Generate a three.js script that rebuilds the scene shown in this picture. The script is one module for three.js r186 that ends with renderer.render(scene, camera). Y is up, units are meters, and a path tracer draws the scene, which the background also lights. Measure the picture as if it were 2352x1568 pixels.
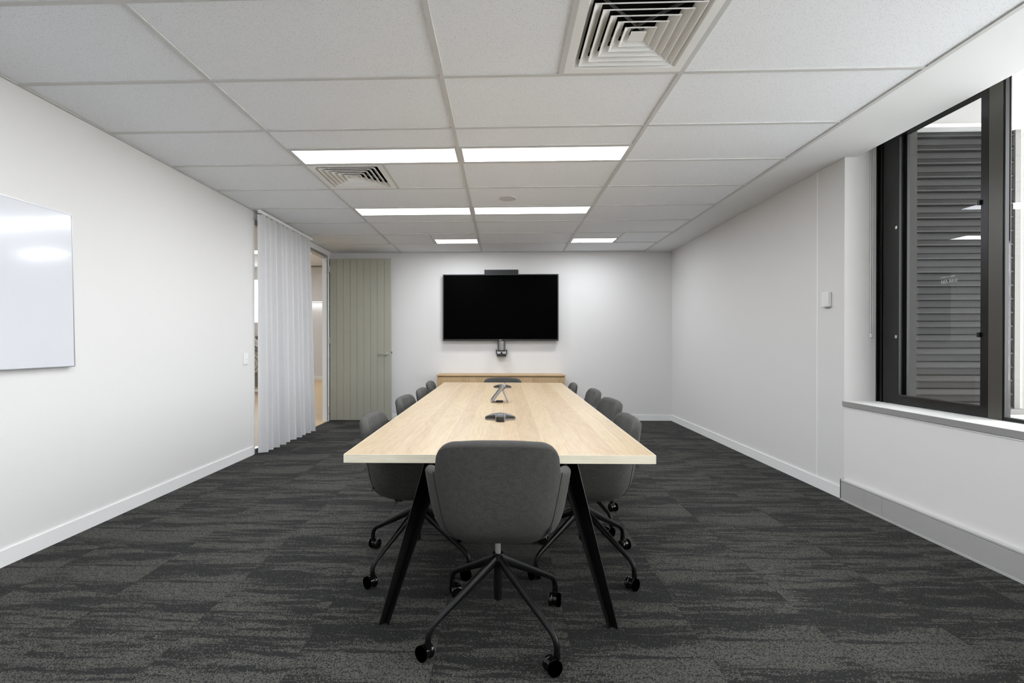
import * as THREE from 'three';
import { RoundedBoxGeometry } from 'three/addons/geometries/RoundedBoxGeometry.js';
import { mergeGeometries } from 'three/addons/utils/BufferGeometryUtils.js';
import { RectAreaLightUniformsLib } from 'three/addons/lights/RectAreaLightUniformsLib.js';
import { TextGeometry } from 'three/addons/geometries/TextGeometry.js';
import { FontLoader } from 'three/addons/loaders/FontLoader.js';

// ---------------------------------------------------------------- camera, sky, lights, exposure
const scene = new THREE.Scene();
const renderer = new THREE.WebGLRenderer();
renderer.toneMapping = THREE.LinearToneMapping;
renderer.toneMappingExposure = 1.23;
renderer.shadowMap.enabled = true;
RectAreaLightUniformsLib.init();

const FOCAL = 1138.35, EYE = 1.136;
const camera = new THREE.PerspectiveCamera(2 * Math.atan(784 / FOCAL) * 180 / Math.PI, 1.5, 0.05, 100);
camera.position.set(0, EYE, 0);
camera.lookAt(-0.0348926, EYE - 0.0041999, -0.9993822);
camera.setViewOffset(2352, 1568, 1176 - 1114.4, 784 - 792.77, 2352, 1568);   // a shift lens: its axis stands left of the frame's middle

scene.background = new THREE.Color(0.955, 0.98, 1.0);
scene.backgroundIntensity = 7.0;                       // an even, bright overcast sky
const PANEL = 16.5;                                      // brightness of the ceiling panels
const CORRIDOR = 16;

// ---------------------------------------------------------------- helpers
let seed = 7;
const rnd = () => { seed = (seed * 1664525 + 1013904223) >>> 0; return seed / 4294967296; };
const lerp = (a, b, t) => a + (b - a) * t, sstep = (a, b, x) => { const t = Math.min(1, Math.max(0, (x - a) / (b - a))); return t * t * (3 - 2 * t); };
const used = new Map();
const numbered = (n) => { const k = used.get(n) ?? 0; used.set(n, k + 1); return k ? n + '_' + String(k).padStart(3, '0') : n; };
const shade = (o) => { o.traverse((c) => { if (c.isMesh) c.castShadow = c.receiveShadow = true; }); return o; };
function part(name, geo, mat, parent) { const m = new THREE.Mesh(geo, mat); m.name = name; m.castShadow = m.receiveShadow = true; parent.add(m); return m; }
function thing(name, label, category, [x, y, d] = [0, 0, 0], turn = 0, group) {
  const o = new THREE.Group(); o.name = numbered(name); o.position.set(x, y, -d); o.rotation.y = turn;
  o.userData = { label, category }; if (group) o.userData.group = group; scene.add(o); return o;
}
function struct(name, label) { const o = new THREE.Group(); o.name = name; o.userData = { kind: 'structure', label, category: name.split('_')[0] }; scene.add(o); return o; }
// a box between x, y and depth limits (depth grows away from the camera), uv in metres
function planar(g) {
  const p = g.attributes.position, n = g.attributes.normal, uv = new Float32Array(p.count * 2);
  for (let i = 0; i < p.count; i++) {
    const ax = Math.abs(n.getX(i)), ay = Math.abs(n.getY(i)), az = Math.abs(n.getZ(i));
    const [u, v] = ay >= ax && ay >= az ? [p.getX(i), p.getZ(i)] : ax >= az ? [p.getZ(i), p.getY(i)] : [p.getX(i), p.getY(i)];
    uv[2 * i] = u; uv[2 * i + 1] = v;
  }
  g.setAttribute('uv', new THREE.BufferAttribute(uv, 2)); return g;
}
function bx(x0, x1, y0, y1, d0, d1) {
  const g = new THREE.BoxGeometry(Math.abs(x1 - x0), Math.abs(y1 - y0), Math.abs(d1 - d0));
  g.translate((x0 + x1) / 2, (y0 + y1) / 2, -(d0 + d1) / 2); return planar(g);
}
function rbx(x0, x1, y0, y1, d0, d1, r, s = 2) {
  const g = new RoundedBoxGeometry(Math.abs(x1 - x0), Math.abs(y1 - y0), Math.abs(d1 - d0), s, r);
  g.translate((x0 + x1) / 2, (y0 + y1) / 2, -(d0 + d1) / 2); return planar(g);
}
const merge = (list) => mergeGeometries(list.map((g) => { const q = g.index ? g.toNonIndexed() : g.clone(); for (const k of Object.keys(q.attributes)) if (!['position', 'normal', 'uv'].includes(k)) q.deleteAttribute(k); return q; }));
const cyl = (r0, r1, h, x, y, z, seg = 24) => new THREE.CylinderGeometry(r0, r1, h, seg).translate(x, y, z);
// grid surface from a function (i, j) -> [x, y, z]
function sheet(nu, nv, fn, closeU = false, uvFn) {
  const pos = [], uv = [], idx = [];
  for (let j = 0; j <= nv; j++) for (let i = 0; i <= nu; i++) { const u = i / nu, v = j / nv; pos.push(...fn(closeU && i === nu ? 0 : u, v)); uv.push(...(uvFn ? uvFn(u, v) : [u, v])); }
  for (let j = 0; j < nv; j++) for (let i = 0; i < nu; i++) { const a = j * (nu + 1) + i, b = a + 1, c = a + nu + 1, d = c + 1; idx.push(a, b, d, a, d, c); }
  const g = new THREE.BufferGeometry(); g.setAttribute('position', new THREE.Float32BufferAttribute(pos, 3)); g.setAttribute('uv', new THREE.Float32BufferAttribute(uv, 2)); g.setIndex(idx); g.computeVertexNormals();
  if (closeU) { const n = g.attributes.normal; for (let j = 0; j <= nv; j++) { const a = j * (nu + 1), b = a + nu, v = new THREE.Vector3(n.getX(a) + n.getX(b), n.getY(a) + n.getY(b), n.getZ(a) + n.getZ(b)).normalize(); n.setXYZ(a, v.x, v.y, v.z); n.setXYZ(b, v.x, v.y, v.z); } }
  return g;
}
// a bar of oval section swept along points; half = (t) -> [across, upright]
function sweep(points, half, seg = 40, ring = 16) {
  const c = new THREE.CatmullRomCurve3(points.map((p) => new THREE.Vector3(...p)), false, 'centripetal'), rings = [];
  const side0 = new THREE.Vector3(); const flat = new THREE.Vector3().subVectors(points.length ? c.getPoint(1) : side0, c.getPoint(0)); flat.y = 0; flat.normalize();
  const side = new THREE.Vector3(-flat.z, 0, flat.x);
  for (let k = 0; k <= seg; k++) { const t = k / seg, p = c.getPointAt(t), tan = c.getTangentAt(t), up = new THREE.Vector3().crossVectors(tan, side).normalize(); rings.push([p, up, half(t)]); }
  const g = sheet(ring, seg, (u, v) => { const [p, up, [a, b]] = rings[Math.round(v * seg)], q = u * Math.PI * 2; return [p.x + side.x * a * Math.cos(q) + up.x * b * Math.sin(q), p.y + up.y * b * Math.sin(q), p.z + side.z * a * Math.cos(q) + up.z * b * Math.sin(q)]; }, true);
  return g;
}
const tubeOf = (pts, r, seg = 40, ring = 8) => new THREE.TubeGeometry(new THREE.CatmullRomCurve3(pts.map((p) => new THREE.Vector3(...p))), seg, r, ring);

// ---------------------------------------------------------------- textures
function hash(ix, iy, s) { let h = (ix * 374761393 + iy * 668265263 + s * 974711) | 0; h = Math.imul(h ^ (h >>> 13), 1274126177); return ((h ^ (h >>> 16)) >>> 0) / 4294967296; }
function vnoise(x, y, px, py, s) {      // value noise that repeats after px, py cells
  const x0 = Math.floor(x), y0 = Math.floor(y), fx = x - x0, fy = y - y0, sx = fx * fx * (3 - 2 * fx), sy = fy * fy * (3 - 2 * fy);
  const m = (a, p) => ((a % p) + p) % p, a = m(x0, px), b = m(x0 + 1, px), c = m(y0, py), d = m(y0 + 1, py);
  return lerp(lerp(hash(a, c, s), hash(b, c, s), sx), lerp(hash(a, d, s), hash(b, d, s), sx), sy);
}
function tex(w, h, fn, metres, srgb = true) {
  const data = new Uint8Array(w * h * 4);
  for (let y = 0; y < h; y++) for (let x = 0; x < w; x++) { const c = fn(x / w, y / h, x, y), o = (y * w + x) * 4; data[o] = c[0]; data[o + 1] = c[1]; data[o + 2] = c[2]; data[o + 3] = 255; }
  const t = new THREE.DataTexture(data, w, h); t.wrapS = t.wrapT = THREE.RepeatWrapping; t.magFilter = THREE.LinearFilter; t.minFilter = THREE.LinearMipmapLinearFilter; t.generateMipmaps = true;
  if (srgb) t.colorSpace = THREE.SRGBColorSpace; if (metres) t.repeat.set(1 / metres[0], 1 / metres[1]); t.needsUpdate = true; return t;
}
// loop pile carpet: streaks along x, yarn loops about 4 mm
const carpetMap = tex(2048, 2048, (u, v, x, y) => {
  const wob = (vnoise(u * 12, v * 24, 12, 24, 5) - 0.5) * 0.012, w = v + wob;
  const patch = vnoise(u * 3, w * 14, 3, 14, 1), s1 = vnoise(u * 7, w * 80, 7, 80, 2), s2 = vnoise(u * 16, w * 170, 16, 170, 3), s3 = vnoise(u * 36, w * 260, 36, 260, 8);
  const s4 = vnoise(u * 5, w * 34, 5, 34, 10);
  let k = sstep(0.40, 0.60, 0.22 * patch + 0.22 * s4 + 0.26 * s1 + 0.2 * s2 + 0.1 * s3);
  const ry = Math.floor(y / 5), sx = x + ry * 2, loop = hash(Math.floor(sx / 6), ry, 4), cx = (sx % 6) / 6 - 0.5, cy = (y % 5) / 5 - 0.5, round = 1 - 0.5 * Math.min(1, (cx * cx + cy * cy) * 4);
  const isLight = loop < k * 0.72 + 0.05, b = (isLight ? 88 + 44 * hash(x >> 2, y >> 2, 6) : 22 + 14 * hash(x >> 2, y >> 2, 9)) * round;
  return [b * 0.83, b * 0.815, b * 0.755];
}, [1.5, 1.5]);
// oak: long grain along v
const oak = (base, dark, s, metres) => tex(768, 2048, (u, v) => {
  const bend = (vnoise(u * 5, v * 6, 5, 6, s) - 0.5) * 0.10 + (vnoise(u * 2, v * 3, 2, 3, s + 1) - 0.5) * 0.2;
  const q = u + bend, cathedral = 0.5 + 0.5 * Math.sin((q * 9 + vnoise(u * 3, v * 4, 3, 4, s + 2) * 3) * Math.PI * 2);
  const fine = vnoise(u * 260, v * 22, 260, 22, s + 3), finer = vnoise(u * 380, v * 90, 380, 90, s + 4), tone = vnoise(u * 4, v * 2, 4, 2, s + 5);
  const k = 0.20 * cathedral + 0.42 * sstep(0.35, 0.95, fine) + 0.18 * finer + 0.3 * (tone - 0.3);
  return base.map((b, i) => Math.max(0, Math.min(255, lerp(b, dark[i], k))));
}, metres);
const oakMap = oak([190, 173, 145], [160, 138, 107], 11, [0.5, 1.6]);
const cabinetMap = oak([196, 168, 128], [164, 134, 96], 31, [0.35, 1.1]);
const edgeMap = tex(512, 512, (u, v) => { const k = vnoise(u * 14, v * 120, 14, 120, 51) * 0.7 + vnoise(u * 40, v * 300, 40, 300, 52) * 0.3; return [250, 243, 222].map((b, i) => b - k * [38, 38, 40][i]); }, [0.6, 0.06]);  // paler than the top: cooler light on the edges is put into the colour
const plankMap = tex(512, 1024, (u, v) => { const k = 0.5 * vnoise(u * 60, v * 8, 60, 8, 71) + 0.5 * vnoise(u * 120, v * 30, 120, 30, 72); return [222, 196, 154].map((b, i) => b - k * [34, 38, 40][i]); }, [0.4, 1.4]);
// mineral fibre ceiling tile: pinholes and fissures
const tileMap = tex(1024, 1024, (u, v, x, y) => {
  const c = 12, i = Math.floor(x / c), j = Math.floor(y / c), hx = hash(i, j, 81), hy = hash(i, j, 82), on = hash(i, j, 83), dx = x / c - i - 0.2 - 0.6 * hx, dy = y / c - j - 0.2 - 0.6 * hy, r = 0.08 + 0.1 * hash(i, j, 84);
  const hole = on < 0.42 && dx * dx + dy * dy < r * r ? 58 : 0, b = 250 - hole - 10 * hash(x >> 1, y >> 1, 85); return [b * 0.978, b * 0.988, b];
}, [0.75, 0.75]);
// felted wool fabric
const feltMap = tex(512, 512, (u, v, x, y) => { const b = 52 + 22 * (vnoise(u * 128, v * 128, 128, 128, 91) * 0.55 + hash(x, y, 92) * 0.3 + vnoise(u * 30, v * 30, 30, 30, 93) * 0.3); return [b, b * 0.985, b * 0.95]; }, [1, 1]);
feltMap.repeat.set(3, 3);
const weaveMap = tex(512, 512, (u, v, x, y) => { const b = 226 - 14 * vnoise(u * 90, v * 256, 90, 256, 95) - 8 * hash(x, y >> 1, 96); return [b, b, b * 1.004]; }, [0.35, 0.35]);
const plasterMap = tex(512, 512, (u, v, x, y) => { const b = 217 + 1.5 * (hash(x, y, 99) - 0.5); return [b, b * 0.993, b * 0.982]; }, [0.7, 0.7]);

// ---------------------------------------------------------------- materials
const std = (color, roughness = 0.6, metalness = 0, more = {}) => new THREE.MeshStandardMaterial({ color, roughness, metalness, ...more });
const phys = (o) => new THREE.MeshPhysicalMaterial(o);
const M = {
  wall: std(0xffffff, 0.8, 0, { map: plasterMap }), ceilPlaster: std(0xe8e9e9, 0.9), wallCool: std(0xe3e1de, 0.7),
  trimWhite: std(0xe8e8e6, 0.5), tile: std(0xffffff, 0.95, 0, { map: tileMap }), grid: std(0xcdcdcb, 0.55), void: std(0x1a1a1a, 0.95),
  carpet: std(0xffffff, 1, 0, { map: carpetMap }), slab: std(0x3a3a38, 1),
  aluminium: std(0xb9bbbc, 0.35, 0.85), alloy: std(0x9b9a98, 0.42, 0.15), alloyLip: std(0xb0afad, 0.35, 0.2), chrome: std(0xe4e4e4, 0.3, 0.85), satin: std(0xc2c0ba, 0.28, 1),
  black: std(0x0a0a0a, 0.45), blackSteel: phys({ color: 0x070707, roughness: 0.42, specularIntensity: 0.6 }), blackFrame: std(0x101010, 0.3, 0.2), mullion: std(0x55534f, 0.35, 0.5), blackGloss: std(0x0a0a0a, 0.14), blackPlastic: std(0x131313, 0.5),
  screen: phys({ color: 0x000000, roughness: 0.5, specularIntensity: 0.04 }),
  felt: phys({ color: 0xffffff, roughness: 0.95, map: feltMap, sheen: 0.25, sheenRoughness: 0.6, sheenColor: new THREE.Color(0x8a8880) }), seam: std(0x1c1b1a, 0.9),
  oakEdge: std(0xffffff, 0.45, 0, { map: edgeMap }), cabinet: std(0xffffff, 0.5, 0, { map: cabinetMap }), cabinetDark: std(0x6d5637, 0.7),
  door: std(0x9f9e90, 0.5), sage: std(0x8d8c7e, 0.55),
  board: phys({ color: 0xcfd1d5, roughness: 0.2, clearcoat: 1, clearcoatRoughness: 0.1 }),
  curtain: phys({ color: 0xffffff, map: weaveMap, roughness: 1, transmission: 0.24, thickness: 0, side: THREE.DoubleSide }), hem: phys({ color: 0xffffff, map: weaveMap, roughness: 1, transmission: 0.2, thickness: 0, side: THREE.DoubleSide }),
  glass: phys({ color: 0xffffff, roughness: 0, transmission: 1, thickness: 0, ior: 1.5 }), tinted: phys({ color: 0xe2e2e2, roughness: 0, transmission: 1, thickness: 0, ior: 1.5, specularIntensity: 0.35 }),
  louvre: std(0x201f1e, 0.6), render: std(0xb4b3b0, 0.9), renderGrey: std(0xb5b4b0, 0.9), ledge: std(0xe6e6e4, 0.8), postGrey: std(0x6c6b68, 0.7), pier: std(0x3b3a38, 0.8), trunk: std(0xb6b5b3, 0.42, 0.15), trunkLip: std(0xc8c7c5, 0.35, 0.2),
  timber: std(0xffffff, 0.45, 0, { map: plankMap }), white: std(0xeeeeec, 0.5), glow: std(0xffffff, 1, 0, { emissive: 0xffffff, emissiveIntensity: 1.35 }),
  plastic: std(0xe4e4e2, 0.4), phoneGrey: std(0x8f8d89, 0.35, 0.3), phoneDark: std(0x2b2a28, 0.35), olive: std(0x6b6a52, 0.9), leaf: std(0x2f3a26, 0.6), walnut: std(0x9a6f45, 0.5), pot: std(0xb9b4ab, 0.8), hinge: std(0xa79f97, 0.35, 0.8), vent: std(0xeeeeec, 0.5), ventBack: std(0x2c2c2c, 0.8), duct: std(0x151515, 0.9), reflection_letters: std(0x9c9c9a, 0.7),
};
const oakTones = [0xf3efe8, 0xeee6dc, 0xf4f0e6, 0xefe9e3, 0xeae3da, 0xffffff].map((c) => std(c, 0.42, 0, { map: oakMap }));

// ---------------------------------------------------------------- room limits
const XL = -2.544, XR = 2.482, XE = 2.0825, H = 2.486, ZB = 7.361, ZR = -1.6, XW = 2.71;
const COLS = [XL, -1.5075, -0.3075, 0.8925, XE];
const ROW0 = 2.514, rowAt = (k) => Math.max(ZR, Math.min(ZB, ROW0 + 0.6 * k));

// floor: carpet tiles half a metre square
{
  const f = struct('floor', 'dark charcoal carpet tiles with lighter streaks');
  part('subfloor', bx(XL - 0.07, XR + 0.35, -0.12, -0.008, ZR, ZB), M.slab, f);
  const shared = new Map();
  for (let ix = -6; ix < 6; ix++) for (let iz = -4; iz < 16; iz++) {
    const x0 = Math.max(XL, -0.245 + 0.5 * ix), x1 = Math.min(XR, -0.245 + 0.5 * (ix + 1)), d0 = Math.max(ZR, 0.06 + 0.5 * iz), d1 = Math.min(ZB, 0.06 + 0.5 * (iz + 1));
    if (x1 - x0 < 0.01 || d1 - d0 < 0.01) continue;
    const w = x1 - x0, l = d1 - d0, kind = Math.floor(rnd() * 16), key = [w.toFixed(3), l.toFixed(3), kind].join();
    if (!shared.has(key)) {
      const g = bx(-w / 2 + 0.0004, w / 2 - 0.0004, -0.008, 0, -l / 2 + 0.0004, l / 2 - 0.0004), uv = g.attributes.uv, ou = hash(kind, 1, 3) * 1.5, ov = hash(kind, 2, 3) * 1.5;
      for (let i = 0; i < uv.count; i++) uv.setXY(i, uv.getX(i) + ou, uv.getY(i) + ov);
      shared.set(key, g);
    }
    part('carpet_tile', shared.get(key), M.carpet, f).position.set((x0 + x1) / 2, 0, -(d0 + d1) / 2);
  }
}

// walls
{
  const w = struct('wall_left', 'white plastered wall with the whiteboard');
  part('plaster', bx(XL - 0.07, XL, 0, 2.9, ZR - 0.1, 4.958), M.wall, w);
  part('upper_plaster', bx(XL - 0.07, XL, H - 0.004, 3.6, 4.958, 7.12), M.wall, w);
  part('upper_panel', bx(XL - 0.07, XL, 2.9, 3.6, ZR - 0.1, 4.958), M.wall, w);
  part('corner_plaster', bx(XL - 0.07, XL, 0, 3.6, 7.215, ZB), M.wall, w);
  part('corner_head', bx(XL - 0.07, XL, 2.405, 3.6, 7.12, 7.215), M.wall, w);
  const b = struct('wall_back', 'white plastered wall behind the television');
  part('plaster', bx(XL - 0.07, XR + 0.4, 0, 3.6, ZB, ZB + 0.1), M.wall, b);
  const r = struct('wall_right', 'pale wall beside the window');
  part('plaster', bx(XR, XR + 0.12, 0, 2.9, 4.004, ZB), M.wall, r);
  part('column_plaster', bx(XR + 0.0015, XR + 0.4, 0, 2.9, 3.692, 4.0), M.wall, r);
  part('joint_bead', rbx(XR - 0.001, XR + 0.03, 0.085, H, 3.993, 4.009, 0.003), M.trimWhite, r);
  part('under_window_panel', bx(XR, XR + 0.35, 0, 0.68, ZR, 3.69), M.wallCool, r);
  part('window_head', bx(XW - 0.02, XW + 0.2, 2.64, 2.9, ZR, 3.7), M.wall, r);
  part('rear_pier', bx(XR, XR + 0.35, 0.68, 2.9, ZR, -1.16), M.wall, r);
  const k = struct('wall_rear', 'white wall behind the viewer');
  part('plaster', bx(XL - 0.07, XR + 0.4, 0, 2.9, ZR - 0.1, ZR), M.wall, k);
  for (const [name, x0, x1, d0, d1] of [['baseboard_left', XL, XL + 0.011, ZR, 4.958], ['baseboard_right', XR - 0.011, XR, 3.692, ZB - 0.011]]) {
    const s = struct(name, 'white painted skirting board'); part('board', bx(x0, x1, 0, 0.082, d0, d1), M.trimWhite, s);
    part('top_bead', bx(x0 + (x0 < 0 ? 0 : -0.001), x1 + (x0 < 0 ? 0.001 : 0), 0.08, 0.086, d0, d1), M.white, s);
  }
  const s = struct('baseboard_back', 'white painted skirting board'); part('board', bx(-1.0, XR, 0, 0.082, ZB - 0.011, ZB), M.trimWhite, s); part('side_board', bx(XL, -1.0, 0, 0.082, ZB - 0.011, ZB), M.trimWhite, s);
}

// ceiling: grid, tiles, plaster margin
const LIGHTS = [];     // [x0, x1, d0, d1]
{
  const c = struct('ceiling', 'white suspended ceiling of perforated tiles in a metal grid');
  part('slab', bx(XL - 0.07, XR + 0.5, 2.9, 3.0, ZR - 0.1, ZB + 0.1), M.void, c);
  part('plaster_margin', bx(XE + 0.012, 2.568, H, H + 0.05, ZR, ZB), M.ceilPlaster, c);
  part('blind_recess_top', bx(2.568, XW + 0.05, 2.66, 2.7, ZR, 3.69), M.ceilPlaster, c);
  part('blind_recess_side', bx(2.556, 2.568, H + 0.05, 2.7, ZR, 3.69), M.ceilPlaster, c);
  part('edge_angle', bx(XE - 0.012, XE + 0.012, H - 0.001, H + 0.02, ZR, ZB), M.grid, c);
  part('edge_angle', bx(XL, XL + 0.02, H - 0.001, H + 0.004, ZR, ZB), M.grid, c);
  part('edge_angle', bx(XL, XE, H - 0.001, H + 0.004, ZB - 0.02, ZB), M.grid, c);
  const bar = 0.0115;
  for (const x of [-1.5075, -0.3075, 0.8925]) part('grid_bar', bx(x - bar, x + bar, H, H + 0.03, ZR, ZB), M.grid, c);
  const tile = (x0, x1, d0, d1) => part('ceiling_tile', bx(x0 + bar - 0.002, x1 - bar + 0.002, H + 0.006, H + 0.02, d0 + bar - 0.002, d1 - bar + 0.002), M.tile, c);
  const cross = (x0, x1, d) => part('cross_bar', bx(x0 + bar, x1 - bar, H, H + 0.03, d - bar, d + bar), M.grid, c);
  const spur = (x, d0, d1) => part('grid_spur', bx(x - bar, x + bar, H, H + 0.03, d0 + bar, d1 - bar), M.grid, c);
  for (let k = -7; k < 9; k++) for (let i = 0; i < 4; i++) {
    let x0 = COLS[i], x1 = COLS[i + 1]; const d0 = rowAt(k), d1 = k === 7 + 0 && false ? ZB : k === 8 ? ZB : rowAt(k + 1); if (d1 - d0 < 0.02) continue;
    if (k === 8) { continue; }
    if (k === 7) { cross(x0, x1, d0); tile(x0, x1, d0, ZB); continue; }
    cross(x0, x1, d0);
    const mid = (i === 1 || i === 2);
    const half = d0 + 0.3;
    if (mid && k === 1) { tile(x0, x1, d0, half); cross(x0, x1, half); LIGHTS.push([x0, x1, half, d1]); }
    else if (mid && k === 4) { tile(x0, x1, half, d1); cross(x0, x1, half); LIGHTS.push([x0, x1, d0, half]); }
    else if (mid && (k === -2 || k === -5)) { tile(x0, x1, d0, half); cross(x0, x1, half); LIGHTS.push([x0, x1, half, d1]); }
    else if ((i === 1 || i === 3) && k === 6) {
      const xs = i === 1 ? [x0, -0.9075, x1] : [x0, 1.4925, x1]; spur(xs[1], d0, d1);
      const lx = i === 1 ? [xs[1], xs[2]] : [xs[0], xs[1]], tx = i === 1 ? [xs[0], xs[1]] : [xs[1], xs[2]];
      tile(...tx, d0, d1); tile(...lx, d0, half); cross(...lx, half); LIGHTS.push([...lx, half, d1]);
    }
    else if (i === 2 && k === -1) { spur(0.2925, d0, d1); tile(x0, 0.2925, d0, d1); }
    else if (i === 1 && k === 2) { spur(-0.9075, d0, d1); tile(-0.9075, x1, d0, d1); }
    else tile(x0, x1, d0, d1);
  }
}
// recessed light panels
{
  const where = ['in the near lit row, left of the middle grid bar', 'in the near lit row, right of the middle grid bar', 'in the second lit row, left of the middle grid bar', 'in the second lit row, right of the middle grid bar', 'at the far end, left', 'at the far end, right'];
  const order = LIGHTS.map((l, i) => [l, i]).filter(([l]) => l[2] > 3), hidden = LIGHTS.filter((l) => l[2] < 3);
  const add = ([x0, x1, d0, d1], label) => {
    const w = x1 - x0 - 0.02, l = d1 - d0 - 0.02, o = thing('ceiling_light', label, 'light', [(x0 + x1) / 2, H, (d0 + d1) / 2], 0, 'recessed light panels');
    const f = 0.016, hw = w / 2, hl = l / 2;
    part('frame', merge([bx(-hw, hw, 0, 0.04, -hl, -hl + f), bx(-hw, hw, 0, 0.04, hl - f, hl), bx(-hw, -hw + f, 0, 0.04, -hl + f, hl - f), bx(hw - f, hw, 0, 0.04, -hl + f, hl - f)]), M.grid, o);
    part('light_diffuser', bx(-hw + f, hw - f, 0.008, 0.03, -hl + f, hl - f), M.glow, o);
    const lamp = new THREE.RectAreaLight(0xf4f8ff, PANEL * (w < 0.8 ? 1.9 : 1), w - 2 * f, l - 2 * f); lamp.name = 'panel_lamp'; lamp.rotation.x = -Math.PI / 2; lamp.position.y = 0.004; o.add(lamp);
  };
  order.sort((a, b) => a[0][2] - b[0][2] || a[0][0] - b[0][0]).forEach(([l], i) => add(l, 'bright white recessed ceiling panel ' + where[i]));
  hidden.forEach((l, i) => add(l, 'bright white recessed ceiling panel above the viewer, ' + ['rear row, left', 'rear row, right', 'front row, left', 'front row, right'][i] + ' of the middle bar'));
}
// square four-way air diffusers and the disc
function diffuser(x, d, label) {
  const o = thing('ceiling_vent', label, 'vent', [x, H, d], 0, 'square air diffusers');
  const ringGeo = (s0, y0, s1, y1, t) => {   // a sloping square ring from half-size s0 at y0 to s1 at y1
    const pos = [], idx = [], P = (s, y) => [[-s, y, -s], [s, y, -s], [s, y, s], [-s, y, s]];
    const rows = [P(s0, y0), P(s1, y1), P(s1 - t, y1), P(s0 - t, y0)];
    for (let q = 0; q < 4; q++) for (let k = 0; k < 4; k++) { const A = rows[q][k], B = rows[q][(k + 1) % 4], C = rows[(q + 1) % 4][(k + 1) % 4], D = rows[(q + 1) % 4][k], n = pos.length / 3; pos.push(...A, ...B, ...C, ...D); idx.push(n, n + 1, n + 2, n, n + 2, n + 3); }
    const g = new THREE.BufferGeometry(); g.setAttribute('position', new THREE.Float32BufferAttribute(pos, 3)); g.setAttribute('uv', new THREE.Float32BufferAttribute(new Float32Array(pos.length / 3 * 2), 2)); g.setIndex(idx); const q = g.toNonIndexed(); q.computeVertexNormals(); return q;
  };
  part('flange', ringGeo(0.288, 0.0, 0.288, 0.006, 0.04), M.vent, o);
  part('flange_slope', ringGeo(0.25, 0.001, 0.226, 0.035, 0.003), M.vent, o);
  [0.222, 0.183, 0.144, 0.105, 0.066].forEach((s) => part('blade', merge([ringGeo(s, 0.001, s - 0.035, 0.027, 0.002), ringGeo(s + 0.0015, -0.002, s + 0.0015, 0.002, 0.003)]), M.vent, o));
  part('centre_plate', bx(-0.033, 0.033, 0.001, 0.005, -0.033, 0.033), M.vent, o);
  const cross = []; for (const a of [Math.PI / 4, -Math.PI / 4]) cross.push(new THREE.BoxGeometry(0.56, 0.014, 0.004).rotateY(a).translate(0, 0.05, 0));
  part('brace', merge(cross), M.phoneGrey, o);
  part('duct_box', merge([bx(-0.25, 0.25, 0.2, 0.21, -0.25, 0.25), bx(-0.25, -0.24, 0.04, 0.2, -0.25, 0.25), bx(0.24, 0.25, 0.04, 0.2, -0.25, 0.25), bx(-0.24, 0.24, 0.04, 0.2, -0.25, -0.24), bx(-0.24, 0.24, 0.04, 0.2, 0.24, 0.25)]), M.duct, o);
}
diffuser(0.5925, 2.214, 'large white square louvred air vent at the top edge of the picture');
diffuser(-1.2075, 4.014, 'white square louvred air vent beside the near lit panels');
{
  const o = thing('ceiling_speaker', 'flat round white disc in the ceiling between the lit rows', 'speaker', [0.048, H + 0.006, 4.645]);
  const pts = [[0, 0], [0.072, 0], [0.078, -0.001], [0.082, 0.003], [0.082, 0.007]].map(([r, y]) => new THREE.Vector2(r, y - 0.006));
  part('grille', new THREE.LatheGeometry(pts, 48), M.grid, o);
}

// ---------------------------------------------------------------- left side: glazing, doorway, door
{
  const w = struct('window_1', 'glazed partition behind the curtain with a slim pale frame');
  part('jamb', bx(XL - 0.075, XL + 0.004, 0, 2.405, 4.956, 4.998), M.trimWhite, w);
  part('jamb_fin', bx(XL - 0.05, XL - 0.02, 0.05, 2.36, 4.998, 5.016), M.aluminium, w);
  part('mullion', bx(XL - 0.075, XL + 0.004, 0, 2.405, 6.14, 6.2), M.trimWhite, w);
  part('sill_channel', bx(XL - 0.06, XL - 0.01, 0, 0.045, 5.0, 6.14), M.aluminium, w);
  part('head_channel', bx(XL - 0.06, XL - 0.01, 2.355, 2.405, 5.0, 6.14), M.aluminium, w);
  part('pane', bx(XL - 0.04, XL - 0.03, 0.045, 2.355, 5.005, 6.14), M.glass, w);
  const t = struct('trim_1', 'pale metal head and jamb of the doorway');
  part('head_panel', bx(XL - 0.07, XL + 0.002, 2.41, H - 0.004, 4.958, 7.215), M.trimWhite, t);
  part('head_rail', bx(XL - 0.075, XL + 0.006, 2.368, 2.404, 6.2, 7.12), M.aluminium, t);
  part('jamb', bx(XL - 0.075, XL + 0.006, 0, 2.404, 7.122, 7.214), M.trimWhite, t);
  part('seal', bx(XL - 0.002, XL + 0.004, 0.01, 2.365, 7.116, 7.122), M.black, t);
}
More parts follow.
